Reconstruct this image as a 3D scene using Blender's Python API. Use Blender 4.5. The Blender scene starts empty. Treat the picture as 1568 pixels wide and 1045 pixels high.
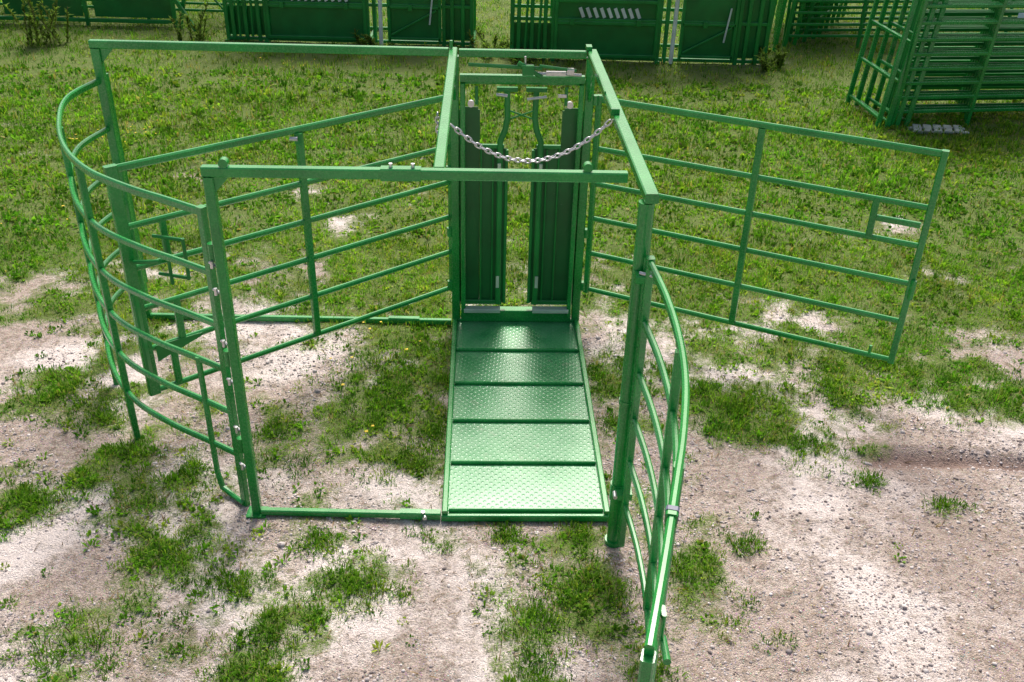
import bpy, math, numpy as np
from mathutils import Vector, Matrix
rng=np.random.default_rng(7)
S=bpy.context.scene
# ------------------------------------------------------------------ helpers
def nt(name):
    m=bpy.data.materials.new(name); m.use_nodes=True
    n=m.node_tree; n.nodes.clear()
    o=n.nodes.new('ShaderNodeOutputMaterial')
    return m,n,o
def N(n,t,**k):
    x=n.nodes.new(t)
    for a,b in k.items(): setattr(x,a,b)
    return x
def noise(n,vec,scale,detail=3,rough=.55):
    x=N(n,'ShaderNodeTexNoise'); x.inputs['Scale'].default_value=scale
    x.inputs['Detail'].default_value=detail; x.inputs['Roughness'].default_value=rough
    n.links.new(vec,x.inputs['Vector']); return x.outputs['Fac']
def ramp(n,src,a,b,ca=(0,0,0,1),cb=(1,1,1,1)):
    x=N(n,'ShaderNodeValToRGB'); x.color_ramp.elements[0].position=min(a,b); x.color_ramp.elements[1].position=max(a,b)
    if a>b: ca,cb=cb,ca
    x.color_ramp.elements[0].color=ca; x.color_ramp.elements[1].color=cb
    n.links.new(src,x.inputs['Fac']); return x.outputs['Color']
def mix(n,f,a,b,mode='MIX'):
    x=N(n,'ShaderNodeMix',data_type='RGBA',blend_type=mode)
    if isinstance(f,float): x.inputs['Factor'].default_value=f
    else: n.links.new(f,x.inputs['Factor'])
    for v,i in ((a,6),(b,7)):
        if isinstance(v,tuple): x.inputs[i].default_value=(*v[:3],1)
        else: n.links.new(v,x.inputs[i])
    return x.outputs[2]
def math_(n,op,a,b=None,c=None):
    x=N(n,'ShaderNodeMath',operation=op)
    for i,v in enumerate((a,b,c)):
        if v is None: continue
        if isinstance(v,(int,float)): x.inputs[i].default_value=v
        else: n.links.new(v,x.inputs[i])
    return x.outputs[0]

def paint(name,base,rough=.3,dust=.12,dustcol=(.26,.34,.22),spec=.5,tread=False,coat=0.0):
    m,n,o=nt(name)
    tc=N(n,'ShaderNodeTexCoord'); v=tc.outputs['Object']
    p=N(n,'ShaderNodeBsdfPrincipled')
    f1=noise(n,v,4,2); f2=noise(n,v,60,2)
    c=mix(n,ramp(n,f1,.3,.75),tuple(x*.8 for x in base),tuple(min(1,x*1.2) for x in base))
    g=N(n,'ShaderNodeNewGeometry'); sx=N(n,'ShaderNodeSeparateXYZ'); n.links.new(g.outputs['Normal'],sx.inputs[0])
    up=math_(n,'MAXIMUM',sx.outputs['Z'],0.0)
    dm=math_(n,'MULTIPLY',math_(n,'MULTIPLY',up,ramp(n,f1,.35,.7)),dust)
    c=mix(n,dm,c,dustcol)
    if not tread:
        c=mix(n,math_(n,'MULTIPLY',ramp(n,f2,.735,.76),.25),c,(.45,.5,.4))
    else:
        c=mix(n,math_(n,'MULTIPLY',ramp(n,noise(n,v,3.5,5,.65),.45,.75),.45),c,(.17,.40,.20))
        c=mix(n,math_(n,'MULTIPLY',ramp(n,noise(n,v,9,4,.75),.58,.70),.35),c,(.28,.27,.2))
    r=math_(n,'ADD',math_(n,'MULTIPLY',f2,.12),rough-.06)
    n.links.new(r,p.inputs['Roughness'])
    p.inputs['Specular IOR Level'].default_value=spec; p.inputs['Coat Weight'].default_value=coat; p.inputs['Coat Roughness'].default_value=.14
    if tread:
        b=N(n,'ShaderNodeBump')
        mp=N(n,'ShaderNodeMapping'); mp.inputs['Rotation'].default_value=(0,0,math.radians(45+2.1)); n.links.new(v,mp.inputs['Vector'])
        vo=N(n,'ShaderNodeTexVoronoi'); vo.inputs['Scale'].default_value=27; vo.inputs['Randomness'].default_value=0
        n.links.new(mp.outputs[0],vo.inputs['Vector'])
        t=ramp(n,vo.outputs['Distance'],.16,.36,(1,1,1,1),(0,0,0,1))
        c=mix(n,math_(n,'MULTIPLY',t,.16),c,(.25,.52,.30))   # worn stud tops, their reflections put into a paler colour
        hgt=math_(n,'ADD',t,math_(n,'MULTIPLY',f1,.5))
        b.inputs['Strength'].default_value=.5; b.inputs['Distance'].default_value=.005
        n.links.new(hgt,b.inputs['Height']); n.links.new(b.outputs[0],p.inputs['Normal'])
    n.links.new(c,p.inputs['Base Color'])
    n.links.new(p.outputs[0],o.inputs[0]); return m
GREEN=paint('green_paint',(.010,.285,.046),.27,.12,coat=.3)
GREEN2=paint('green_paint_old',(.009,.24,.042),.36,.12)
DARK=paint('green_paint_sheet',(.005,.135,.028),.38,.08)
FLOOR=paint('green_tread_plate',(.028,.31,.085),.30,.25,(.30,.42,.28),tread=True,spec=.8)
WHITE=paint('white_paint_and_slot_light',(.78,.79,.77),.45,.1)  # pole paint; also stands in for sunlight in the chute slots
ZINC,n_,o_=nt('zinc_steel')
p_=N(n_,'ShaderNodeBsdfPrincipled'); tc_=N(n_,'ShaderNodeTexCoord')
n_.links.new(mix(n_,noise(n_,tc_.outputs['Object'],50),(.45,.46,.48),(.78,.78,.80)),p_.inputs['Base Color'])
p_.inputs['Metallic'].default_value=.8; p_.inputs['Roughness'].default_value=.35; n_.links.new(p_.outputs[0],o_.inputs[0])

class MB:
    def __init__(s): s.v=[]; s.f=[]; s.sm=[]
    def add(s,V,F,smooth=False):
        o=len(s.v); s.v+= [tuple(x) for x in V]; s.f+=[tuple(i+o for i in f) for f in F]; s.sm+=[smooth]*len(F); return s
    def sweep(s,path,sec,up=(0,0,1),smooth=False):
        P=[Vector(p) for p in path]; up=Vector(up).normalized(); V=[];k=len(sec);F=[]
        for i,p in enumerate(P):
            t=Vector((0,0,0))
            if i>0: t+=(p-P[i-1]).normalized()
            if i<len(P)-1: t+=(P[i+1]-p).normalized()
            t.normalize()
            side=t.cross(up)
            if side.length<.05: side=t.cross(Vector((0,1,0)))
            side.normalize(); u=side.cross(t).normalized()
            sc=1.0
            if 0<i<len(P)-1:
                ca=max(.5,(p-P[i-1]).normalized().dot(t)); sc=1/ca
            for a,b in sec: V.append(p+side*a*(sc)+u*b)
        for i in range(len(P)-1):
            for j in range(k):
                F.append((i*k+j,i*k+(j+1)%k,(i+1)*k+(j+1)%k,(i+1)*k+j))
        s.add(V,F,smooth)
        e=(len(P)-1)*k
        s.add([V[j] for j in range(k)],[tuple(reversed(range(k)))]); s.add([V[e+j] for j in range(k)],[tuple(range(k))])
        return s
    def bar(s,p,q,w,h=None,up=(0,0,1),ch=.006):
        h=h or w; a,b=w/2,h/2; c=min(ch,a*.6,b*.6)
        return s.sweep([p,q],[(-a+c,-b),(a-c,-b),(a,-b+c),(a,b-c),(a-c,b),(-a+c,b),(-a,b-c),(-a,-b+c)],up)
    def rsweep(s,path,w,h,up=(0,0,1),ch=.008):
        a,b=w/2,h/2; c=ch
        return s.sweep(path,[(-a+c,-b),(a-c,-b),(a,-b+c),(a,b-c),(a-c,b),(-a+c,b),(-a,b-c),(-a,-b+c)],up)
    def post(s,x,y,z0,z1,w,d=None):
        return s.bar((x,y,z0),(x,y,z1),w,d or w,up=(-.0367,1,0))
    def tube(s,path,r,seg=14,up=(0,0,1)):
        sec=[(r*math.cos(2*math.pi*i/seg),r*math.sin(2*math.pi*i/seg)) for i in range(seg)]
        return s.sweep(path,sec,up,True)
    def cyl(s,p,q,r,seg=14): return s.tube([p,q],r,seg)
    def box(s,c,sz,rot=0):
        R=Matrix.Rotation(rot,3,'Z')
        h=Vector((sz[0]/2,0,0)); 
        p=Vector(c)-R@h; q=Vector(c)+R@h
        return s.bar(p,q,sz[1],sz[2],ch=.003)
    def torus(s,M,a,b,r,n1=14,n2=7):
        V=[];F=[]
        for i in range(n1):
            t=2*math.pi*i/n1; cx,cy=a*math.cos(t),b*math.sin(t)
            cx=max(-a*.86,min(a*.86,cx))*1.0
            nx,ny=math.cos(t),math.sin(t)
            for j in range(n2):
                u=2*math.pi*j/n2; rr=r*math.cos(u)
                V.append(M@Vector((cx+nx*rr,cy+ny*rr,r*math.sin(u))))
        for i in range(n1):
            for j in range(n2):
                F.append((i*n2+j,((i+1)%n1)*n2+j,((i+1)%n1)*n2+(j+1)%n2,i*n2+(j+1)%n2))
        return s.add(V,F,True)
    def obj(s,name,mat,parent=None):
        me=bpy.data.meshes.new(name); me.from_pydata(s.v,[],s.f)
        me.polygons.foreach_set('use_smooth',s.sm); me.materials.append(mat); me.update()
        o=bpy.data.objects.new(name,me); S.collection.objects.link(o)
        if parent: o.parent=parent
        return o
def empty(name,loc=(0,0,0)):
    e=bpy.data.objects.new(name,None); S.collection.objects.link(e); return e

# ------------------------------------------------------------------ frame of the alley
X0,Y0,PSI=-.372,4.556,.0367
CP,SP=math.cos(PSI),math.sin(PSI)
def A(a,b,z): return (X0+a*CP-b*SP, Y0+a*SP+b*CP, z)
W,L,H=.969,2.374,2.206

cage=empty('cattle_alley_cage')
m=MB(); m.add([A(.0,-.01,.045),A(W,-.01,.045),A(W,L-.03,.045),A(0,L-.03,.045),A(0,-.01,.02),A(W,-.01,.02),A(W,L-.03,.02),A(0,L-.03,.02)],
      [(0,1,2,3),(4,5,1,0),(5,6,2,1),(7,4,0,3),(6,7,3,2)])
m.obj('tread_plate_floor',FLOOR,cage)
m=MB()
for a in (-.008,W+.008): m.bar(A(a,-.02,.045),A(a,L,.045),.036,.06)
for i in range(6):
    b=i*L/5*.985+.012; 
    m.bar(A(.014,b,.056),A(W-.014,b,.056),.022,.028,ch=.008)
m.bar(A(-.03,-.015,.024),A(W+.02,-.015,.024),.04,.046)
m.obj('floor_side_rails_and_cleats',GREEN,cage)
m=MB()
x,y,_=A(-1.153,.047,0); m.post(x,y,0,H-.028,.052)
m.bar(A(-1.182,.047,H),A(.93,.04,H-.002),.05,.052)
m.bar(A(-1.122,.03,.03),A(-.035,-.005,.03),.04,.04)
m.bar(A(-.28,.005,.032),A(-.035,-.003,.032),.052,.05)
m.bar(A(-.10,.044,H-.001),A(-.30,.044,H-.001),.06,.064)
m.bar(A(-1.153,.047,.0),A(-1.153,.047,.012),.12,.10,up=(0,1,0))
m.add([A(-1.127,.035,H-.026),A(-1.05,.035,H-.026),A(-1.127,.035,H-.11),A(-1.127,.06,H-.026),A(-1.05,.06,H-.026),A(-1.127,.06,H-.11)],[(0,2,1),(3,4,5),(0,1,4,3),(1,2,5,4),(2,0,3,5)])
m.obj('near_portal_frame',GREEN,cage)
m=MB(); px,py=.6315,4.3825
m.cyl((px,py,0),(px,py,H-.03),.040,22)
m.cyl((px,py,0),(px,py,.03),.052,22); m.cyl((px,py,.34),(px,py,.45),.048,22)
m.cyl((px,py,1.0),(px,py,1.03),.044,22)
m.obj('round_pole',GREEN,cage)
m=MB()
m.bar(A(-.012,.07,H+.002),A(-.005,L+.03,H+.002),.058,.05)
m.bar(A(1.012,-.255,H+.003),A(W+.005,L+.03,H+.003),.068,.05)
m.obj('top_side_rails',GREEN,cage)
m=MB()
for a in (0,W):
    x,y,_=A(a,L,0); m.post(x,y,0,H-.026,.065,.065)
for a in (.06,W-.06):
    m.bar(A(a,L-.05,.12),A(a,L-.05,2.0),.035,.035,up=(0,1,0))
m.bar(A(.035,L,H-.003),A(W-.035,L,H-.003),.05,.05)
m.bar(A(.04,L-.02,2.03),A(W-.04,L-.02,2.03),.055,.055)
m.bar(A(.04,L+.07,1.985),A(W-.04,L+.07,1.985),.04,.04)
m.bar(A(.04,L-.0,.10),A(W-.04,L-.0,.10),.08,.10)
for a in (0,W):
    m.bar(A(a,L-.30,H-.03),A(a,L-.035,H-.32),.025,.025)
for z in (.34,.8,1.3,1.85):
    for a in (-.045,W+.045):
        m.cyl(A(a,L-.02,z),A(a,L-.02,z+.07),.022,12)
m.obj('gate_frame',GREEN,cage)
m=MB()
for a in (.12,W-.14):
    m.cyl(A(a,L-.08,1.86),A(a,L-.05,1.86),.024,16)
m.cyl(A(.56,L-.07,2.085),A(.90,L-.07,2.075),.011,10)
m.box(A(.72,L-.07,2.085),(.14,.03,.03),PSI)
m.cyl(A(.30,L-.07,1.93),A(.38,L-.07,1.92),.012,10); m.cyl(A(.52,L-.08,1.90),A(.66,L-.08,1.92),.010,10)
m.box(A(.82,L-.07,2.10),(.05,.05,.04),PSI)
m.cyl(A(.50,L-.06,2.07),A(.50,L-.06,2.20),.008,8); m.box(A(.77,L-.09,1.93),(.06,.012,.025),PSI)
m.obj('latch_rods',ZINC,cage)
m=MB()
m.bar(A(.10,L-.07,2.14),A(.62,L-.07,2.12),.02,.025); m.bar(A(.45,L-.08,2.16),A(.62,L-.08,2.06),.025,.03)
m.bar(A(.60,L-.08,2.14),A(.86,L-.08,2.11),.02,.02); m.box(A(.52,L-.08,2.11),(.08,.05,.07),PSI)
m.cyl(A(.16,L-.08,1.99),A(.16,L-.08,1.86),.012,8); m.cyl(A(W-.17,L-.08,1.99),A(W-.17,L-.08,1.86),.012,8)
m.obj('latch_lever',GREEN2,cage)
strip=paint('notch_and_sunlit_sill_paint',(.55,.66,.52),.45,.3)  # light green of the notches; also paints sunlight on the sill
def door(name,sg,c):
    f=lambda a,z,b=0:A(c-sg*a,L+.015+b,z)
    m=MB()
    def sheet(a0,a1,z0,z1,b=0,t=.006):
        V=[f(a0,z0,b),f(a1,z0,b),f(a1,z1,b),f(a0,z1,b),f(a0,z0,b+t),f(a1,z0,b+t),f(a1,z1,b+t),f(a0,z1,b+t)]
        m.add(V,[(0,1,2,3),(7,6,5,4),(0,4,5,1),(3,2,6,7),(0,3,7,4),(1,5,6,2)])
    sheet(.30,.455,.2,1.79); sheet(.16,.2995,.2,1.53); sheet(.10,.1595,.2,1.5)
    sheet(.315,.44,1.7901,1.81)
    m.obj(name+'_sheet',DARK,cage)
    m=MB()
    for a in (.20,.29,.44): m.bar(f(a,.22,-.012),f(a,1.5,-.012),.014,.02,up=(0,1,0))
    pth=[f(.105,1.95,-.02),f(.10,1.74,-.02),f(.115,1.65,-.02),f(.15,1.56,-.02),f(.15,1.45,-.02),f(.15,.2,-.02)]
    m.rsweep(pth,.042,.042,up=(0,1,0))
    m.bar(f(.18,1.95,-.02),f(.03,1.95,-.02),.045,.03)
    m.bar(f(.10,1.49,-.0),f(.10,.2,-.0),.026,.026,up=(0,1,0))
    m.bar(f(.12,.21,-.012),f(.45,.21,-.012),.03,.04)
    m.bar(f(.12,1.52,-.014),f(.30,1.52,-.014),.03,.03)
    m.obj(name+'_inner_bar',GREEN2,cage)
    m=MB()
    for z in (1.3,.36):
        m.bar(f(.155,z,-.05),f(.155,z+.10,-.05),.025,.012,up=(0,1,0))
    m.bar(f(.13,.165,-.06),f(.42,.165,-.06),.07,.035)  # sill top, its sunlit brightness put into the pale colour
    m.obj(name+'_notches_and_sunlit_sill',strip,cage)
door('left_door',1,W/2); door('right_door',-1,W/2)
m=MB()
for k in range(2):
    m.cyl(A(.40,L-.03,1.80-.06*k),A(.57,L-.03,1.74+.06*k),.006,8)
m.obj('door_linkage',GREEN2,cage)
m=MB()
x,y,_=A(-2.515,2.44,0); m.post(x,y,0,H-.028,.062,.062)
m.bar(A(-2.548,2.44,H),A(-.04,2.385,H-.002),.05,.054)
m.bar(A(-2.48,2.42,.03),A(-.04,2.36,.03),.04,.045)
m.bar(A(-.55,2.382,.033),A(-.3,2.374,.033),.05,.054)
m.add([A(-2.483,2.43,H-.026),A(-2.39,2.43,H-.026),A(-2.483,2.43,H-.13),A(-2.483,2.455,H-.026),A(-2.39,2.455,H-.026),A(-2.483,2.455,H-.13)],[(0,2,1),(3,4,5),(0,1,4,3),(1,2,5,4),(2,0,3,5)])
m.obj('far_wing_frame',GREEN,cage)
m=MB()
for a,z in ((-1.06,H+.045),(-.14,H+.05),(-.25,H+.05)):
    m.cyl(A(a,.044,z-.03),A(a,.044,z+.002),.010,8)
m.cyl(A(-.13,-.045,.035),A(-.13,-.02,.035),.014,8)
m.cyl(A(-.14,-.02,.06),A(-.14,-.02,.07),.012,8)
m.obj('bolts',ZINC,cage)
m=MB()
for a in (-1.07,.73):
    m.cyl(A(a,.025,H+.045),A(a,.065,H+.045),.024,14)
m.cyl(A(-.02,L,H+.03),A(-.02,L,H+.08),.012,8)
m.box(A(.97,.95,H+.04),(.05,.03,.04),PSI)
m.bar(A(.955,1.35,H+.03),A(.955,1.75,H+.03),.012,.02); m.box(A(.95,L+.02,H+.04),(.04,.08,.03),PSI)
m.obj('beam_lugs',GREEN,cage)

# chain
m=MB(); nl=32
p0=Vector(A(.02,.90,H-.03)); p1=Vector(A(.955,1.0,H-.03))
pts=[]
for i in range(nl*6+1):
    t=i/(nl*6); p=p0.lerp(p1,t); p.z-= .235*(1-(2*t-1)**2) ; pts.append(p)
for i in range(nl):
    a=pts[i*6]; b=pts[i*6+6]; d=(b-a); c=(a+b)/2; x=d.normalized()
    y=x.cross(Vector((0,0,1))).normalized(); z=x.cross(y)
    if i%2: y,z=z,y
    R=Matrix((x,y,z)).transposed()
    m.torus(Matrix.Translation(c)@R.to_4x4(),d.length*.72,.0125,.0048)
for i in range(5):
    c=Vector(A(-.055,.93,H+.01-.028*i))
    R=Matrix((Vector((0,0,1)),Vector((1,0,0)) if i%2 else Vector((0,1,0)),Vector((0,1,0)) if i%2 else Vector((1,0,0)))).transposed()
    m.torus(Matrix.Translation(c)@R.to_4x4(),.021,.0125,.0045)
m.obj('steel_chain',ZINC)

# ------------------------------------------------------------------ gates and panels
RZ=[1.887,1.516,1.24,.956,.66,.343]
def lerp(p,q,t): return (p[0]+(q[0]-p[0])*t,p[1]+(q[1]-p[1])*t)
def gate(name,P,Q,zs,endw,mids,shorts):
    e=empty(name); m=MB()
    d=Vector((Q[0]-P[0],Q[1]-P[1],0)).normalized(); n=Vector((-d.y,d.x,0))
    for i,z in enumerate(zs):
        s=.046 if i in(0,) else .038
        m.bar((P[0],P[1],z),(Q[0],Q[1],z),.03,s,ch=.009)
    m.obj('rails',GREEN,e); m=MB()
    m.bar((P[0],P[1],zs[-1]-.03),(P[0],P[1],zs[0]+.03),.04,.04,up=n)
    m.bar((Q[0],Q[1],zs[-1]-.02),(Q[0],Q[1],zs[0]+.024),endw,.045,up=n)
    for t in mids:
        x,y=lerp(P,Q,t); m.bar((x,y,zs[-1]),(x,y,zs[0]-.02),.046,.044,up=n)
    for t,z0,z1,w in shorts:
        x,y=lerp(P,Q,t); m.bar((x,y,z0),(x,y,z1),w,.034,up=n)
    m.obj('uprights',GREEN,e)
    return e
PA=(.585,6.96); PB=(2.724,5.982)
g1=gate('swing_gate',PA,PB,RZ,.044,[.505],[(.855,1.52,1.24,.045)])
m=MB(); a=lerp(PA,PB,.865); b=lerp(PA,PB,.985)
m.bar((a[0],a[1],1.385),(b[0],b[1],1.385),.028,.04)
m.bar((PB[0],PB[1]-.03,1.0),(PB[0],PB[1]-.03,.86),.03,.05,up=(0,1,0))
a=lerp(PA,PB,.93); m.bar((a[0],a[1]-.02,.37),(a[0],a[1]-.02,.43),.02,.02,up=(0,1,0))
m.obj('latch_bar',GREEN,g1)
PD=(-.489,6.927); PC=(-2.357,5.35)
g2=gate('sweep_gate',PD,PC,RZ,.075,[.50],[(.90,.956,.66,.045),(.93,.66,.343,.045),(.90,1.516,1.24,.04)])
m=MB()
a=lerp(PD,PC,.93)
for z in (1.42,1.16): 
    m.cyl((a[0],a[1],z),(a[0]+.2,a[1]-.05,z),.012,8)
m.cyl((a[0]+.2,a[1]-.05,1.15),(a[0]+.2,a[1]-.05,1.43),.012,8)
m.cyl((a[0]+.08,a[1]-.02,1.10),(a[0]+.08,a[1]-.02,1.42),.012,8)
m.cyl((PC[0]+.04,PC[1]-.02,1.3),(PC[0]+.24,PC[1]-.12,1.36),.014,8)
m.bar((PC[0]+.02,PC[1]-.06,.5),(PC[0]+.02,PC[1]-.06,1.1),.06,.02,up=(1,0,0))
c=lerp(PD,PC,.5); m.bar((c[0],c[1]-.03,1.80),(c[0],c[1]-.03,1.87),.05,.02,up=(0,1,0))
a=lerp(PD,PC,.97); b=lerp(PD,PC,.84)
m.add([(a[0],a[1]-.03,.56),(b[0],b[1]-.03,.65),(b[0],b[1]-.03,.67),(a[0],a[1]-.03,.68),(a[0],a[1]-.024,.56),(b[0],b[1]-.024,.65),(b[0],b[1]-.024,.67),(a[0],a[1]-.024,.68)],[(0,1,2,3),(7,6,5,4),(0,4,5,1),(3,2,6,7)])
m.obj('slam_latch',GREEN2,g2)
m=MB(); m.cyl((c[0]-.05,c[1]-.05,1.84),(c[0]+.0,c[1]-.05,1.84),.015,8); m.obj('latch_pin',ZINC,g2)

def catmull(P,k=8):
    P=[Vector(p) for p in P]; Q=[P[0]*2-P[1]]+P+[P[-1]*2-P[-2]]; out=[]
    for i in range(1,len(Q)-2):
        for j in range(k):
            t=j/k; a,b,c,d=Q[i-1],Q[i],Q[i+1],Q[i+2]
            out.append(.5*((2*b)+(c-a)*t+(2*a-5*b+4*c-d)*t*t+(3*b-a-3*c+d)*t**3))
    out.append(P[-1]); return out
def curved(name,P,zs,uprights,e=None,rw=.028):
    e=empty(name); C=catmull([(x,y,0) for x,y in P]); m=MB()
    for i,z in enumerate(zs):
        m.rsweep([(p.x,p.y,z) for p in C],rw,.046 if i==0 else .040)
    m.obj('curved_rails',GREEN,e); m=MB()
    for i,z0,z1,w in uprights:
        p=C[int(i*(len(C)-1))]; q=C[min(len(C)-1,int(i*(len(C)-1))+1)]; 
        t=(q-p).normalized() if (q-p).length>1e-5 else (p-C[-2]).normalized()
        m.bar((p.x,p.y,z0),(p.x,p.y,z1),w,.04,up=(-t.y,t.x,0))
    m.obj('uprights',GREEN,e); return e,C
ZL=[1.95,1.60,1.275,.985,.69,.385]
LC=[(-2.97,6.96),(-3.04,6.46),(-2.88,5.93),(-2.66,5.49),(-2.40,5.16),(-2.10,4.93),(-1.83,4.77),(-1.615,4.64)]
tf,C=curved('crowding_tub_curved_fence',LC,ZL,[(.0,.3,1.98,.045),(.30,0,1.93,.04),(.52,.0,1.93,.04),(1,.0,1.98,.045)])
m=MB()
m.rsweep([(-1.80,4.745,1.0),(-1.80,4.745,.16),(-1.775,4.725,.06),(-1.70,4.68,.028),(-1.62,4.62,.025)],.033,.033,up=(.5,-.8,0),ch=.012)
m.obj('skid_foot',GREEN,tf)
m=MB()
for z in (1.68,1.52,1.2,.95,.62,.35):
    m.cyl((-1.60,4.60,z),(-1.54,4.55,z),.009,8); m.cyl((-1.575,4.555,z+.03),(-1.575,4.555,z-.01),.010,8)
m.obj('hinge_bolts',ZINC,tf)
m=MB()
for z in (1.75,1.1,.5):
    m.cyl((-1.572,4.585,z-.05),(-1.572,4.585,z+.05),.022,12)
m.obj('hinge_barrels',GREEN,tf)

NC=[(.665,4.30),(.70,3.95),(.71,3.6),(.69,3.25),(.635,2.90),(.565,2.58),(.49,2.25),(.40,1.88)]
ZN=[1.89,1.56,1.25,.96,.67,.36]
nf,C2=curved('curved_fence_panel',NC,ZN,[(0,.06,1.92,.045),(.33,.36,1.87,.04),(.66,.36,1.87,.04),(1,.0,1.87,.05)])
m=MB()
for z in (1.80,.42):
    m.bar((.60,4.33,z),(.70,4.33,z),.09,.045)
m.cyl((.655,4.345,1.55),(.655,4.345,1.9),.018,12)
p=C2[int(.78*(len(C2)-1))]; q=C2[int(.78*(len(C2)-1))+1]
m.bar(p+Vector((0,0,1.89)),q+Vector((0,0,1.89)),.04,.058)
m.obj('clamps',GREEN,nf)
m=MB(); m.bar(p+Vector((0,0,1.89)),p+Vector((0,0,1.89))+(q-p)*.5,.044,.062); m.obj('rail_sleeve',paint('sleeve_grey',(.12,.13,.2),.5),nf)
m=MB()
m.cyl((.62,4.31,1.83),(.70,4.27,1.83),.010,8); m.cyl((.60,4.30,.45),(.60,4.25,.45),.012,8)
m.obj('clamp_bolts',ZINC,nf)
m=MB(); e_=C2[-4]
m.bar((e_.x+.022,e_.y,1.90),(e_.x+.022,e_.y,1.78),.045,.014,up=(1,0,0)); m.cyl((e_.x+.03,e_.y,1.79),(e_.x+.03,e_.y-.10,1.80),.012,10)
m.obj('end_hook',GREEN,nf)

# ------------------------------------------------------------------ background equipment
SHEET=paint('chute_sheet_paint',(.007,.18,.038),.33,.1)
def chute(name,x0,Y,rot=0):
    e=empty(name); T=lambda x,y,z:(x0+x*math.cos(rot)-y*math.sin(rot),Y+x*math.sin(rot)+y*math.cos(rot),z)
    m=MB()
    for x in (0,.10,.30,.50,.62,2.22,2.33,3.42,3.55,3.72,3.86):
        for y in ((0,.85) if x in (0,.62,2.22,3.42,3.86) else (0,)):
            m.bar(T(x,y,0),T(x,y,2.1),.06,.06,up=(0,1,0))
    for z in (.06,.62,1.3,2.05):
        for y in (0,.85): m.bar(T(0,y,z),T(3.86,y,z),.05,.05)
    for x in (0,2.22,3.86): 
        for z in (.06,2.05): m.bar(T(x,0,z),T(x,.85,z),.05,.05)
    m.bar(T(.66,-.02,.90),T(2.18,-.02,.90),.04,.05); m.bar(T(.66,-.02,.58),T(2.18,-.02,.58),.04,.05); m.bar(T(.66,-.03,.10),T(2.18,-.03,.10),.05,.05)
    for x in (.66,2.18,2.56,3.36): m.bar(T(x,-.03,.08),T(x,-.03,1.9),.05,.04,up=(0,1,0))
    for z in (.12,.60,1.2): m.bar(T(2.56,-.03,z),T(3.36,-.03,z),.04,.04)
    for x in (.2,.4): m.cyl(T(x,-.05,.1),T(x+.06,-.05,1.8),.02,8)
    for x in (.0,.62,2.22,3.86): m.bar(T(x,-.12,.03),T(x,.95,.03),.07,.05)
    for x in (.9,1.9,2.9): m.box(T(x,-.05,.60),(.06,.05,.09),rot)
    m.bar(T(2.6,-.05,.18),T(3.3,-.05,.56),.025,.03)
    m.obj('frame',GREEN2,e)
    m=MB()
    for (a,b,z0,z1,y) in ((.68,2.16,.10,.56,0),(2.58,3.34,.12,1.8,0),(.68,2.16,.61,.88,.02),(.68,2.16,.92,1.7,0),(3.44,3.84,.1,1.0,.03),(.02,.6,.1,.55,.05)):
        m.box(T((a+b)/2,y,(z0+z1)/2),(b-a,.008,z1-z0),rot)
    m.obj('side_sheets',SHEET,e)
    m=MB()
    for i in range(9):
        x=1.04+i*.105; m.bar(T(x+.03,-.012,.66),T(x-.03,-.012,.80),.05,.014,up=(0,1,0))  # white bars paint the sunlit ground showing through the slots
    m.cyl(T(2.43,-.08,.02),T(2.45,-.08,1.7),.032,10)
    m.cyl(T(3.20,-.06,.35),T(3.26,-.06,.85),.014,8)
    m.obj('white_control_pole_and_sunlit_slots',WHITE,e)
    return e
chute('squeeze_chute',-4.62,15.75,.0); 
e2=chute('squeeze_chute',-.12,15.1,.0)
def panel(name,P,Q,zs,lean=(0,0),ups=3,mat=None,w=.035,diag=False):
    e=empty(name); m=MB(); zt=zs[0]
    def pt(t,z,o=0):
        x,y=lerp(P,Q,t); return (x+lean[0]*z,y+lean[1]*z+o,z)
    for z in zs: m.bar(pt(0,z),pt(1,z),.035,.04)
    for i in range(ups):
        t=i/(ups-1); m.bar(pt(t,.0),pt(t,zt+.02),w+.01,.045,up=(0,1,0))
    if diag:
        for i in range(ups-1): m.bar(pt(i/(ups-1),zs[0],-.04),pt((i+1)/(ups-1),zs[-1],-.04),.03,.035,up=(0,1,0))
    m.obj('bars',mat or GREEN2,e)
    return e
zz=[2.1,1.9,1.7,1.5,1.3,1.1,.92,.74,.56,.38,.2]
for k in range(7):
    o=k*.16
    panel('stacked_gate',(4.82+o*.25,12.30+o*1.1),(7.9+o*.3,12.75+o),[z-.02*(k%3) for z in zz],(.06+.01*k,.03),4,GREEN if k<2 else GREEN2)
for k in range(4):
    panel('stacked_gate',(4.52+.11*k,13.25-.05*k),(4.62+.13*k,12.25+.02*k),[z-.05*(k%2) for z in (2.1,1.6,1.1,.62,.12)],(.12,.10),2,GREEN,.05)
for k in range(6):
    panel('stacked_gate',(3.85+.22*k,15.6+.25*k),(4.4+.3*k,18.5),[2.0,1.7,1.4,1.1,.85,.6,.35],(.06,0),6,GREEN if k%2 else GREEN2,.05)
for k in range(4):
    panel('stacked_gate',(4.3+.2*k,16.2+.4*k),(10.5,16.8+.6*k),zz,(.0,.05),6)
for k in range(3):
    panel('fence_panel',(-11.5,16.9+k*.5),(-4.9,16.7+k*.5),[1.8,1.45,1.1,.8,.52,.25],(0,.06),6,GREEN2,.045,diag=(k==0))
e=empty('loading_ramp'); m=MB()
for x0 in (-9.6,-7.9,-6.4): m.box((x0,16.6,.36),(1.3,.008,.45),.0)
m.obj('side_sheets',SHEET,e)
m=MB(); m.bar((-10.4,16.5,.62),(-5.6,16.5,.62),.05,.06); m.bar((-10.4,16.5,.1),(-5.6,16.5,.1),.05,.06)
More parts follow.
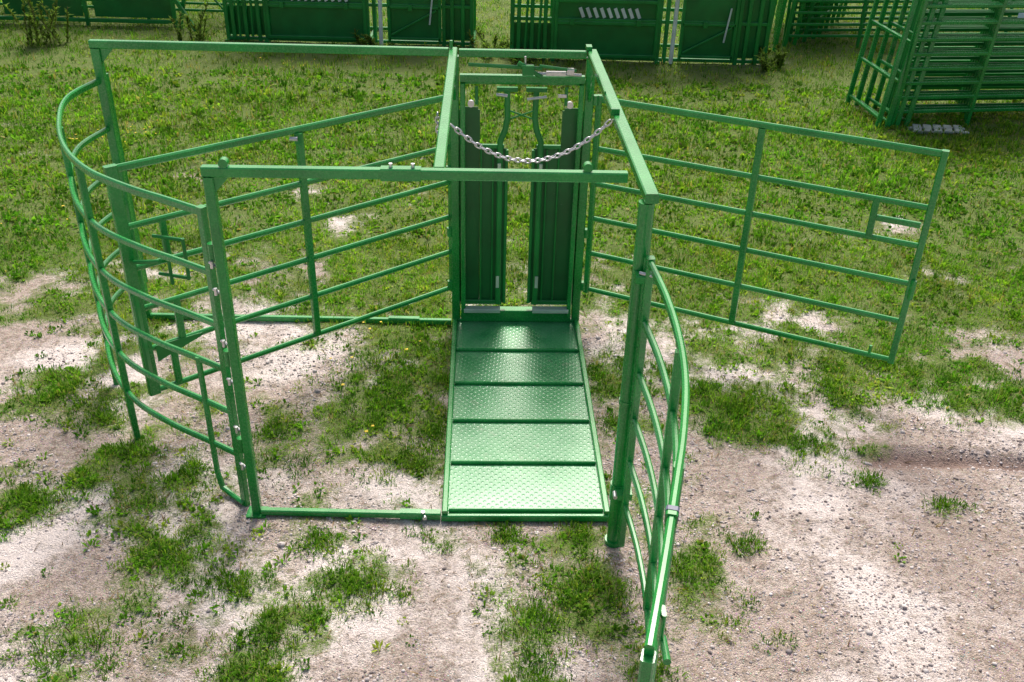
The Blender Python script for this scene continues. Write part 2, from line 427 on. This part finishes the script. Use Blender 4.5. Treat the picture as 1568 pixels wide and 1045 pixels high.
for x0 in (-10.3,-8.75,-7.15,-5.7): m.bar((x0,16.5,0),(x0,16.5,1.8),.06,.06,up=(0,1,0))
m.bar((-5.6,16.4,0),(-5.1,16.4,1.9),.06,.06,up=(0,1,0)); m.bar((-5.3,16.3,0),(-6.2,16.3,1.6),.06,.06,up=(0,1,0))
m.obj('sills',GREEN2,e)
m=MB()
for i in range(5): m.bar((5.05+i*.13,12.0,.05),(5.12+i*.13,12.26,.05),.10,.02)
for y in (12.05,12.2): m.bar((5.0,y,.02),(5.72,y+.02,.02),.06,.036)
m.obj('wooden_pallet',paint('pale_wood',(.42,.46,.40),.8,.2))
m=MB(); m.box((6.15,12.36,1.42),(.16,.006,.06),.12); m.obj('label_plate',paint('label',(.45,.6,.75),.5,.0))

# ------------------------------------------------------------------ ground
def vnoise(x,y,scale,seed):
    r=np.random.default_rng(seed); G=r.random((256,256))
    c,s=math.cos(seed),math.sin(seed)
    u=(x*c-y*s)*scale+500.3; v=(x*s+y*c)*scale+500.7
    i=np.floor(u).astype(int); j=np.floor(v).astype(int); fu=u-i; fv=v-j
    fu=fu*fu*(3-2*fu); fv=fv*fv*(3-2*fv)
    g=lambda a,b:G[a%256,b%256]
    return (g(i,j)*(1-fu)+g(i+1,j)*fu)*(1-fv)+(g(i,j+1)*(1-fu)+g(i+1,j+1)*fu)*fv
def fbm(x,y,s,seed,o=4):
    t=0;a=1;n=0
    for k in range(o): t=t+a*vnoise(x,y,s*2**k,seed+k); n+=a; a*=.55
    return t/n
POS=[(-3.3,5.8,.28),(-2.9,5.55,.22),(-2.2,4.82,.30),(-2.5,5.1,.18),(-2.2,3.45,.28),(-1.57,3.9,.28),(-1.22,3.66,.26),(-.8,4.0,.25),(.2,3.70,.28),(.1,3.35,.22),(.53,4.0,.25),(1.06,4.15,.2),(1.4,3.76,.14),(1.42,4.33,.11),(.0,4.43,.13),(.35,4.43,.13),(-.35,4.40,.14),
 (1.6,5.77,.38),(1.3,6.1,.3),(2.4,6.1,.35),(2.35,5.0,.1),(2.75,4.78,.1),(3.5,6.1,.5),(-.85,6.45,.4),(-1.0,5.9,.35),(-.75,5.6,.33),(-1.5,5.25,.32),(-.7,5.1,.25),(.75,6.3,.2),(.78,5.6,.13),(.74,6.0,.12),(-.47,5.4,.12),(-.46,6.1,.12),(-1.3,3.3,.2),(-2.9,4.6,.25),(-2.0,4.2,.2),(2.9,6.5,.45),(2.0,5.3,.2),(.75,3.4,.15),(-1.1,4.3,.13),(-3.2,4.3,.22),(-2.9,3.6,.2),
 (2.2,8.2,.7),(4.2,7.6,.8),(1.4,7.4,.45),(3.0,7.7,.4),(-1.2,8.3,.4),(-.8,7.6,.35),(-4.1,8.4,.5),(-3.6,7.1,.3)]
NEG=[(-1.7,6.1,.32),(-2.1,6.8,.38),(-1.45,4.9,.15),(-.35,3.85,.40),(-.45,3.45,.3),(1.45,5.0,.32),(2.0,4.5,.5),(1.9,3.8,.5),(2.6,3.8,.7),(3.0,5.3,.3),(-3.8,6.3,.4),(-4.0,7.5,.3),(-1.8,11.3,.4),(-2.2,9.7,.3),(-1.7,8.9,.25),(2.6,7.0,.22),(-3.5,9.9,.28),(-1.9,7.8,.3),(.88,5.2,.2),(3.9,9.2,.25),(-2.7,4.0,.28),(-3.2,5.2,.25),(-.9,4.9,.17),(1.2,3.4,.3)]
def dens(x,y):
    base=np.interp(y,[2,4.4,5.2,6.2,7.3,8.8,11,30],[.32,.35,.46,.62,.90,1.22,1.4,1.4])
    base=base-.30*np.clip((x-1.3)/.8,0,1)*np.clip((5.5-y)/.6,0,1)
    d=base+(fbm(x,y,.9,11)-.5)*.95+(fbm(x,y,5.0,31,3)-.5)*1.35
    for a,b,r in POS: d=d+.38*np.exp(-((x-a)**2+(y-b)**2)/(r*r*1.3))
    for a,b,r in NEG: d=d-.60*np.exp(-((x-a)**2+(y-b)**2)/(r*r))
    return np.clip((d-.36)*1.5,0,1)
def rutline(x,y):
    yc=5.22+.10*(x-2.6)+.05*np.sin(x*3)
    return np.exp(-((y-yc)/.08)**2)*np.clip((x-2.2)/.4,0,1)
def hz(x,y):
    h=(fbm(x,y,.7,71)-.5)*.05+(fbm(x,y,5,81,3)-.5)*.026+dens(x,y)*.014-.06*rutline(x,y)
    a=(x-X0)*CP+(y-Y0)*SP; b=-(x-X0)*SP+(y-Y0)*CP
    k=np.clip(1-np.maximum(np.maximum(-.1-a,a-W-.1),np.maximum(-.1-b,b-L-.1))/.3,0,1)
    return h*(1-k)-.005*k
fx=np.arange(-6.5,7.5,.04); fy=np.arange(2.6,12,.04)
def grow(s,e,st,f=1.25):
    o=[];p=s
    while abs(p)<abs(e): p+=st; st*=f; o.append(p)
    return o
xs=np.array(sorted(list(fx)+grow(fx[-1],260,.08)+grow(fx[0],-260,-.08)))
ys=np.array(sorted(list(fy)+grow(fy[-1],300,.08,1.05)+grow(fy[0],-200,-.08)))
XX,YY=np.meshgrid(xs,ys); X=XX.ravel(); Y=YY.ravel(); Z=hz(X,Y); far=np.clip((np.hypot(X,Y-8)-30)/30,0,1); Z=Z*(1-far)
nx,ny=len(xs),len(ys)
me=bpy.data.meshes.new('ground'); me.vertices.add(nx*ny)
me.vertices.foreach_set('co',np.stack([X,Y,Z],1).ravel())
ii,jj=np.meshgrid(np.arange(nx-1),np.arange(ny-1)); b=(jj*nx+ii).ravel()
q=np.stack([b,b+1,b+nx+1,b+nx],1); me.loops.add(q.size); me.loops.foreach_set('vertex_index',q.ravel())
me.polygons.add(len(q)); me.polygons.foreach_set('loop_start',np.arange(len(q))*4)
me.polygons.foreach_set('use_smooth',np.ones(len(q),bool)); me.update(calc_edges=True)
at=me.attributes.new('grassiness','FLOAT','POINT'); at.data.foreach_set('value',dens(X,Y))
at=me.attributes.new('rut','FLOAT','POINT'); at.data.foreach_set('value',np.clip(rutline(X,Y)*1.3+.85*np.clip((X-2.1)/1.0,0,1)*np.clip((5.6-Y)/.3,0,1)*np.clip((Y-4.2)/.8,.25,1)*np.clip((fbm(X,Y,1.3,55)-.42)*4,0,1),0,1))
at=me.attributes.new('drift','FLOAT','POINT'); at.data.foreach_set('value',fbm(X,Y,1.5,155,5)+.12*np.exp(-((X+.4)**2+(Y-3.9)**2)/.3)+.06*np.exp(-((X-1.9)**2+(Y-4.2)**2)/.8))
g=bpy.data.objects.new('ground',me); S.collection.objects.link(g)
m,n,o=nt('sandy_soil'); tc=N(n,'ShaderNodeTexCoord'); v=tc.outputs['Object']
ag=N(n,'ShaderNodeAttribute',attribute_name='grassiness'); ar=N(n,'ShaderNodeAttribute',attribute_name='rut'); ad=N(n,'ShaderNodeAttribute',attribute_name='drift')
n1=ad.outputs['Fac']; n2=noise(n,v,16,4,.75); n3=noise(n,v,95,2,.7)
sand=mix(n,ramp(n,n1,.42,.62),(.54,.445,.385),(.84,.745,.70))
sand=mix(n,math_(n,'MULTIPLY',ramp(n,n2,.46,.62),math_(n,'SUBTRACT',.95,math_(n,'MULTIPLY',ramp(n,n1,.50,.64),.75))),sand,(.31,.245,.20))
sand=mix(n,math_(n,'MULTIPLY',ramp(n,n3,.47,.67),math_(n,'SUBTRACT',.72,math_(n,'MULTIPLY',ramp(n,n1,.50,.64),.45))),sand,(.22,.17,.14))
vo=N(n,'ShaderNodeTexVoronoi'); vo.inputs['Scale'].default_value=75; n.links.new(v,vo.inputs['Vector'])
peb=ramp(n,vo.outputs['Distance'],.18,.34,(1,1,1,1),(0,0,0,1))
sand=mix(n,math_(n,'MULTIPLY',math_(n,'MULTIPLY',peb,.6),ramp(n,n1,.6,.45)),sand,mix(n,.4,vo.outputs['Color'],(.6,.52,.48)))
rutc=mix(n,ramp(n,n2,.3,.7),(.12,.075,.06),(.36,.26,.225))
sand=mix(n,math_(n,'MULTIPLY',ar.outputs['Fac'],.88),sand,rutc)
soil=mix(n,ramp(n,n2,.35,.65),(.12,.10,.05),(.28,.245,.14))
soil=mix(n,math_(n,'MULTIPLY',ramp(n,n3,.30,.55),.85),soil,(.13,.23,.038))
gm=math_(n,'ADD',ag.outputs['Fac'],math_(n,'MULTIPLY',math_(n,'SUBTRACT',n2,.5),1.3))
gm=math_(n,'ADD',gm,math_(n,'MULTIPLY',math_(n,'SUBTRACT',n3,.5),.8))
c=mix(n,ramp(n,gm,.18,.80),sand,soil)
p=N(n,'ShaderNodeBsdfPrincipled'); n.links.new(c,p.inputs['Base Color']); p.inputs['Roughness'].default_value=.95; p.inputs['Specular IOR Level'].default_value=.15
bp=N(n,'ShaderNodeBump'); bp.inputs['Strength'].default_value=1.0; bp.inputs['Distance'].default_value=.03
hh=math_(n,'ADD',n2,math_(n,'ADD',math_(n,'MULTIPLY',n3,.5),math_(n,'MULTIPLY',peb,.12)))
n.links.new(hh,bp.inputs['Height']); n.links.new(bp.outputs[0],p.inputs['Normal']); n.links.new(p.outputs[0],o.inputs[0])
me.materials.append(m)

# ------------------------------------------------------------------ grass
def leafmat(name):
    m,n,o=nt(name); a=N(n,'ShaderNodeAttribute',attribute_name='col')
    d=N(n,'ShaderNodeBsdfDiffuse'); n.links.new(a.outputs['Color'],d.inputs['Color'])
    t=N(n,'ShaderNodeBsdfTranslucent')
    n.links.new(mix(n,1.0,a.outputs['Color'],(1.2,1.35,.6),'MULTIPLY'),t.inputs['Color'])
    x=N(n,'ShaderNodeMixShader'); x.inputs[0].default_value=.45; n.links.new(d.outputs[0],x.inputs[1]); n.links.new(t.outputs[0],x.inputs[2]); n.links.new(x.outputs[0],o.inputs[0]); return m
LEAF=leafmat('leaf')
def blades(name,bx,by,bz,phi,lean,ln,wd,col,shape='grass'):
    n=len(bx); dx,dy=np.cos(phi),np.sin(phi); sx,sy=-dy,dx
    hl=np.sin(lean)*ln; vl=np.cos(lean)*ln
    V=np.zeros((n,5,3)); w0=wd*(.5 if shape=='grass' else .2); w1=wd*(.42 if shape=='grass' else .6)
    mx=bx+dx*hl*.40; my=by+dy*hl*.40; mz=bz+vl*.62
    tx=bx+dx*hl; ty=by+dy*hl; tz=bz+vl*np.where(lean>.9,.75,.95)
    V[:,0]=np.stack([bx-sx*w0,by-sy*w0,bz-.004],1); V[:,1]=np.stack([bx+sx*w0,by+sy*w0,bz-.004],1)
    V[:,2]=np.stack([mx+sx*w1,my+sy*w1,mz],1); V[:,3]=np.stack([mx-sx*w1,my-sy*w1,mz],1)
    V[:,4]=np.stack([tx,ty,tz],1)
    me=bpy.data.meshes.new(name); me.vertices.add(n*5); me.vertices.foreach_set('co',V.ravel())
    base=(np.arange(n)*5)[:,None]; lo=(base+np.array([0,1,2,3,3,2,4])).ravel()
    me.loops.add(len(lo)); me.loops.foreach_set('vertex_index',lo.astype(np.int32))
    me.polygons.add(2*n); st=(np.arange(n)*7)[:,None]+np.array([0,4]); me.polygons.foreach_set('loop_start',st.ravel().astype(np.int32))
    me.update(calc_edges=True)
    ca=me.color_attributes.new('col','FLOAT_COLOR','POINT')
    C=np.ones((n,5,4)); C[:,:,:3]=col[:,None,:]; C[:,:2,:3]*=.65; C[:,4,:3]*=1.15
    ca.data.foreach_set('color',C.ravel()); me.materials.append(LEAF)
    ob=bpy.data.objects.new(name,me); S.collection.objects.link(ob); return ob
def inalley(x,y):
    a=(x-X0)*CP+(y-Y0)*SP; b=-(x-X0)*SP+(y-Y0)*CP
    return (a>-.03)&(a<W+.03)&(b>-.03)&(b<L+.03)
def region(y0,y1,per,pw=1.2,df=None):
    hw=.56*(y1*.858+2.05)+1.2
    n=int((y1-y0)*2*hw*per); x=rng.uniform(-hw,hw,n); y=rng.uniform(y0,y1,n)
    k=np.abs(x)<.54*(y*.858+2.05)+.7; x,y=x[k],y[k]
    d=dens(x,y)
    if df: d=df(x,y,d)
    k=(rng.random(len(x))<d**pw)&~inalley(x,y); return x[k],y[k],d[k]
GC=np.array([[.145,.335,.028],[.23,.42,.04],[.33,.44,.06],[.08,.215,.02],[.40,.35,.14]])
def mk(name,regs,nb,rad,lmin,lmax,w,leanmax,shape='grass',pal=(.34,.30,.15,.16,.05),df=None):
    B=[]
    for y0,y1,per in regs:
        x,y,d=region(y0,y1,per,df=df); t=len(x)
        sz=rng.uniform(.4,1,t)*(.55+.6*d)*(1+.9*(fbm(x,y,1.5,91)-.5)); pc=rng.choice(5,t,p=pal)
        hue=fbm(x,y,.8,191)[:,None]; br=(.75+.9*(fbm(x,y,2.6,291,3)-.3))[:,None]
        nbk=nb if y0<8 else max(6,int(nb*.7))
        X=np.repeat(x,nbk); Y=np.repeat(y,nbk); SZ=np.repeat(sz,nbk); PC=np.repeat(pc,nbk); HU=np.repeat(hue,nbk,0); BR=np.repeat(br,nbk,0)
        r=rad*(1 if y0<8 else 1.6)*np.sqrt(rng.random(len(X))); ph=rng.uniform(0,2*np.pi,len(X))
        X=X+r*np.cos(ph); Y=Y+r*np.sin(ph)
        ln=rng.uniform(lmin,lmax,len(X))*SZ*np.interp(Y,[7,10,14],[1,1.4,1.7])
        lean=rng.uniform(.1,leanmax,len(X)); wd=w*rng.uniform(.6,1.3,len(X))*(1 if y0<8 else 1.9)
        col=GC[PC]*rng.uniform(.7,1.3,(len(X),1))*(1+(HU-.5)*np.array([[.9,.35,.4]]))*BR
        col=np.where((rng.random(len(X))<.05)[:,None],GC[4]*rng.uniform(.5,1.2,(len(X),1)),col)
        k=~inalley(X,Y); B.append([a[k] for a in (X,Y,ph+rng.normal(0,.5,len(X)),lean,ln,wd,col)])
    X,Y,ph,lean,ln,wd,col=[np.concatenate(c) for c in zip(*B)]
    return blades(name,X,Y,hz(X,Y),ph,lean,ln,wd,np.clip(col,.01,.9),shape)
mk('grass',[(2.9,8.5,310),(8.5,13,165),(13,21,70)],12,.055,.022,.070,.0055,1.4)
mk('broadleaf_weeds',[(2.9,8.5,75),(8.5,14,45)],10,.035,.025,.06,.016,1.4,'leaf',(.45,.30,.08,.17,0))
mk('rosette_weeds',[(3.0,8.5,15)],13,.03,.03,.06,.012,1.45,'leaf',(.4,.2,.1,.3,0),df=lambda x,y,d:np.clip((fbm(x,y,1.1,401,3)-.40)*3,0,1)*(1-.75*((x>1.2)&(y<5.4))))
def clump(name,cs):
    B=[]
    for (x,y,r,h) in cs:
        k=int(58*r/.25); cx=rng.normal(0,r*.7,k*3); cy=rng.normal(0,r*.5,k*3); nz=fbm(x+cx,y+cy,6,301,2); ok=nz>.48; cx,cy=cx[ok][:k],cy[ok][:k]
        dd=np.exp(-(cx**2+cy**2)/(r*r)); nn=15
        R=np.repeat(dd,nn); a=rng.uniform(0,6.283,len(R)); q=.045*np.sqrt(rng.random(len(R)))
        X=x+np.repeat(cx,nn)+q*np.cos(a); Y=y+np.repeat(cy,nn)+q*np.sin(a)
        B.append((X,Y,a+rng.normal(0,.5,len(R)),rng.uniform(.15,1.4,len(R)),h*rng.uniform(.35,1,len(R))*(.4+.6*R),.0058*rng.uniform(.6,1.3,len(R)),GC[np.repeat(rng.choice(4,len(cx),p=(.4,.2,.1,.3)),nn)]*rng.uniform(.55,1.1,(len(R),1))))
    X,Y,a,le,ln,wd,col=[np.concatenate(c) for c in zip(*B)]
    k=~inalley(X,Y); X,Y,a,le,ln,wd,col=[v[k] for v in (X,Y,a,le,ln,wd,col)]
    return blades(name,X,Y,hz(X,Y),a,le,ln,wd,col)
clump('grass_tufts',[(a,b,r,.072) for a,b,r in POS if b<6.6])
STEM=paint('stem',(.16,.13,.05),.8,0)
def stalks(name,x,y,h,nst):
    B=[];m=MB()
    for s in range(nst):
        a=rng.uniform(0,6.28); r=rng.uniform(0,.35); sx,sy=x+r*math.cos(a),y+r*math.sin(a); hh=h*rng.uniform(.5,1); lx,ly=rng.normal(0,.16,2)
        m.cyl((sx,sy,0),(sx+lx,sy+ly,hh),.005,5)
        k=60; t=rng.random(k)
        B.append((sx+lx*t,sy+ly*t,hh*t,rng.uniform(0,6.28,k),rng.uniform(.4,1.5,k),rng.uniform(.05,.13,k),np.full(k,.026),np.array([.15,.23,.05])*rng.uniform(.4,1.6,(k,1))))
    e=m.obj(name,STEM); X,Y,Z,a,le,ln,wd,col=[np.concatenate(c) for c in zip(*B)]
    o=blades('leaves',X,Y,Z,a,le,ln,wd,col,'leaf'); o.parent=e
for x,y,h,k in ((-7.3,15.2,.9,14),(-5.1,15.6,.5,7),(.1,14.95,.22,8),(-8.8,15.9,.6,7),(-2.3,15.4,.25,6),(-.45,15.3,.3,7),(3.9,15.0,.3,8)):
    stalks('weed_plant',x,y,h,k)
n=6200; x=rng.uniform(-4,4.5,n); y=rng.uniform(3,8.5,n); k=~inalley(x,y)&(rng.random(n)<.25+.75*(dens(x,y)>.1)); x,y=x[k],y[k]; n=len(x)
blades('dry_straw',x,y,hz(x,y)+.008,rng.uniform(0,6.28,n),np.full(n,1.5),rng.uniform(.02,.10,n),rng.uniform(.002,.006,n),np.array([.32,.22,.12])*rng.uniform(.15,1.3,(n,1)))
m=MB()
for cx,cy,k in ((-4.7,11.0,22),(-3.2,14.3,8),(-1.05,6.4,7),(-4.3,8.6,5),(-.9,5.5,3)):
    for i in range(k):
        x=cx+rng.normal(0,.25);y=cy+rng.normal(0,.25);z=float(hz(np.array([x]),np.array([y]))[0])+rng.uniform(.05,.12); r=rng.uniform(.007,.015)
        m.add([(x+r*math.cos(t*1.047),y+r*math.sin(t*1.047),z+.004*(t%2)) for t in range(6)]+[(x,y,z-.006),(x,y,0)],[(0,1,2,3,4,5),(1,0,6),(3,2,6),(5,4,6)])
m.obj('yellow_wildflowers',paint('petal',(.75,.55,.03),.7,0))
ICO=[(0,0,1),(.894,0,.447),(.276,.851,.447),(-.724,.526,.447),(-.724,-.526,.447),(.276,-.851,.447),(.724,.526,-.3),(-.276,.851,-.3),(-.894,0,-.3),(-.276,-.851,-.3),(.724,-.526,-.3)]
IF=[(0,1,2),(0,2,3),(0,3,4),(0,4,5),(0,5,1),(1,6,2),(2,7,3),(3,8,4),(4,9,5),(5,10,1),(6,7,2),(7,8,3),(8,9,4),(9,10,5),(10,6,1)]
ico=np.array(ICO); icf=np.array(IF)
def pebbles(name,n,sz,mat):
    x=rng.uniform(-3.8,4.2,n*4); y=rng.uniform(3,7.6,n*4); d=dens(x,y)
    w=np.clip((fbm(x,y,1.6,41)-.46)*6,0,1)*.9+.04+.3*((x>1)&(y<4.9)); k=(d<.5)&(rng.random(len(x))<w)&~inalley(x,y); x,y=x[k][:n],y[k][:n]; n=len(x)
    s=np.minimum(sz*rng.lognormal(0,.42,n),sz*2.2); sc=np.stack([s*rng.uniform(.7,1.3,n),s*rng.uniform(.7,1.3,n),s*rng.uniform(.4,.8,n)],1)
    V=ico[None]*sc[:,None,:]*rng.uniform(.8,1.15,(n,11,1)); a=rng.uniform(0,6.28,n); c,s_=np.cos(a)[:,None],np.sin(a)[:,None]
    Vx=V[...,0]*c-V[...,1]*s_+x[:,None]; Vy=V[...,0]*s_+V[...,1]*c+y[:,None]; Vz=V[...,2]+hz(x,y)[:,None]+sc[:,2:3]*.1
    me=bpy.data.meshes.new(name); me.vertices.add(n*11); me.vertices.foreach_set('co',np.stack([Vx,Vy,Vz],-1).ravel())
    lo=((np.arange(n)*11)[:,None,None]+icf[None]).ravel(); me.loops.add(len(lo)); me.loops.foreach_set('vertex_index',lo.astype(np.int32))
    me.polygons.add(n*15); me.polygons.foreach_set('loop_start',(np.arange(n*15)*3).astype(np.int32)); me.update(calc_edges=True)
    me.materials.append(mat); o=bpy.data.objects.new(name,me); S.collection.objects.link(o)
def stone(name,a,b):
    m,n,o=nt(name); tc=N(n,'ShaderNodeTexCoord'); w=N(n,'ShaderNodeTexWhiteNoise'); 
    mp=N(n,'ShaderNodeVectorMath',operation='SNAP'); n.links.new(tc.outputs['Object'],mp.inputs[0]); mp.inputs[1].default_value=(.03,.03,10); n.links.new(mp.outputs[0],w.inputs['Vector'])
    p=N(n,'ShaderNodeBsdfPrincipled'); p.inputs['Roughness'].default_value=.85; n.links.new(mix(n,w.outputs['Value'],a,b),p.inputs['Base Color']); n.links.new(p.outputs[0],o.inputs[0]); return m
pebbles('gravel',16000,.006,stone('pebble',(.15,.12,.11),(.76,.68,.66)))
pebbles('gravel',420,.011,stone('pebble_large',(.22,.19,.19),(.66,.60,.57)))

# ------------------------------------------------------------------ light, world, camera
EL,AZ=math.radians(53),math.radians(3)
d=Vector((math.sin(AZ)*math.cos(EL),math.cos(AZ)*math.cos(EL),math.sin(EL)))
sl=bpy.data.lights.new('sun','SUN'); sl.energy=3.3; sl.angle=math.radians(16); sl.color=(1,.97,.925)
so=bpy.data.objects.new('sun',sl); so.rotation_euler=d.to_track_quat('Z','Y').to_euler(); so.location=(0,0,20); S.collection.objects.link(so)
w=bpy.data.worlds.new('World'); S.world=w; w.use_nodes=True; n=w.node_tree; bg=n.nodes['Background']
sk=n.nodes.new('ShaderNodeTexSky'); sk.sky_type='NISHITA'; sk.sun_disc=False; sk.sun_elevation=EL; sk.sun_rotation=AZ; sk.dust_density=7; sk.air_density=1.0; sk.ozone_density=.6
n.links.new(sk.outputs[0],bg.inputs[0]); bg.inputs[1].default_value=.15
cam=bpy.data.cameras.new('camera'); co=bpy.data.objects.new('camera',cam); S.collection.objects.link(co)
cam.sensor_width=36; cam.lens=1496.4/1568*36; cam.clip_end=1000
co.matrix_world=Matrix.Translation((0,0,4))@Matrix.Rotation(math.pi/2-.5394,4,'X')@Matrix.Rotation(.0257,4,'Z')
S.camera=co
S.view_settings.view_transform='Standard'; S.view_settings.look='None'; S.view_settings.exposure=0
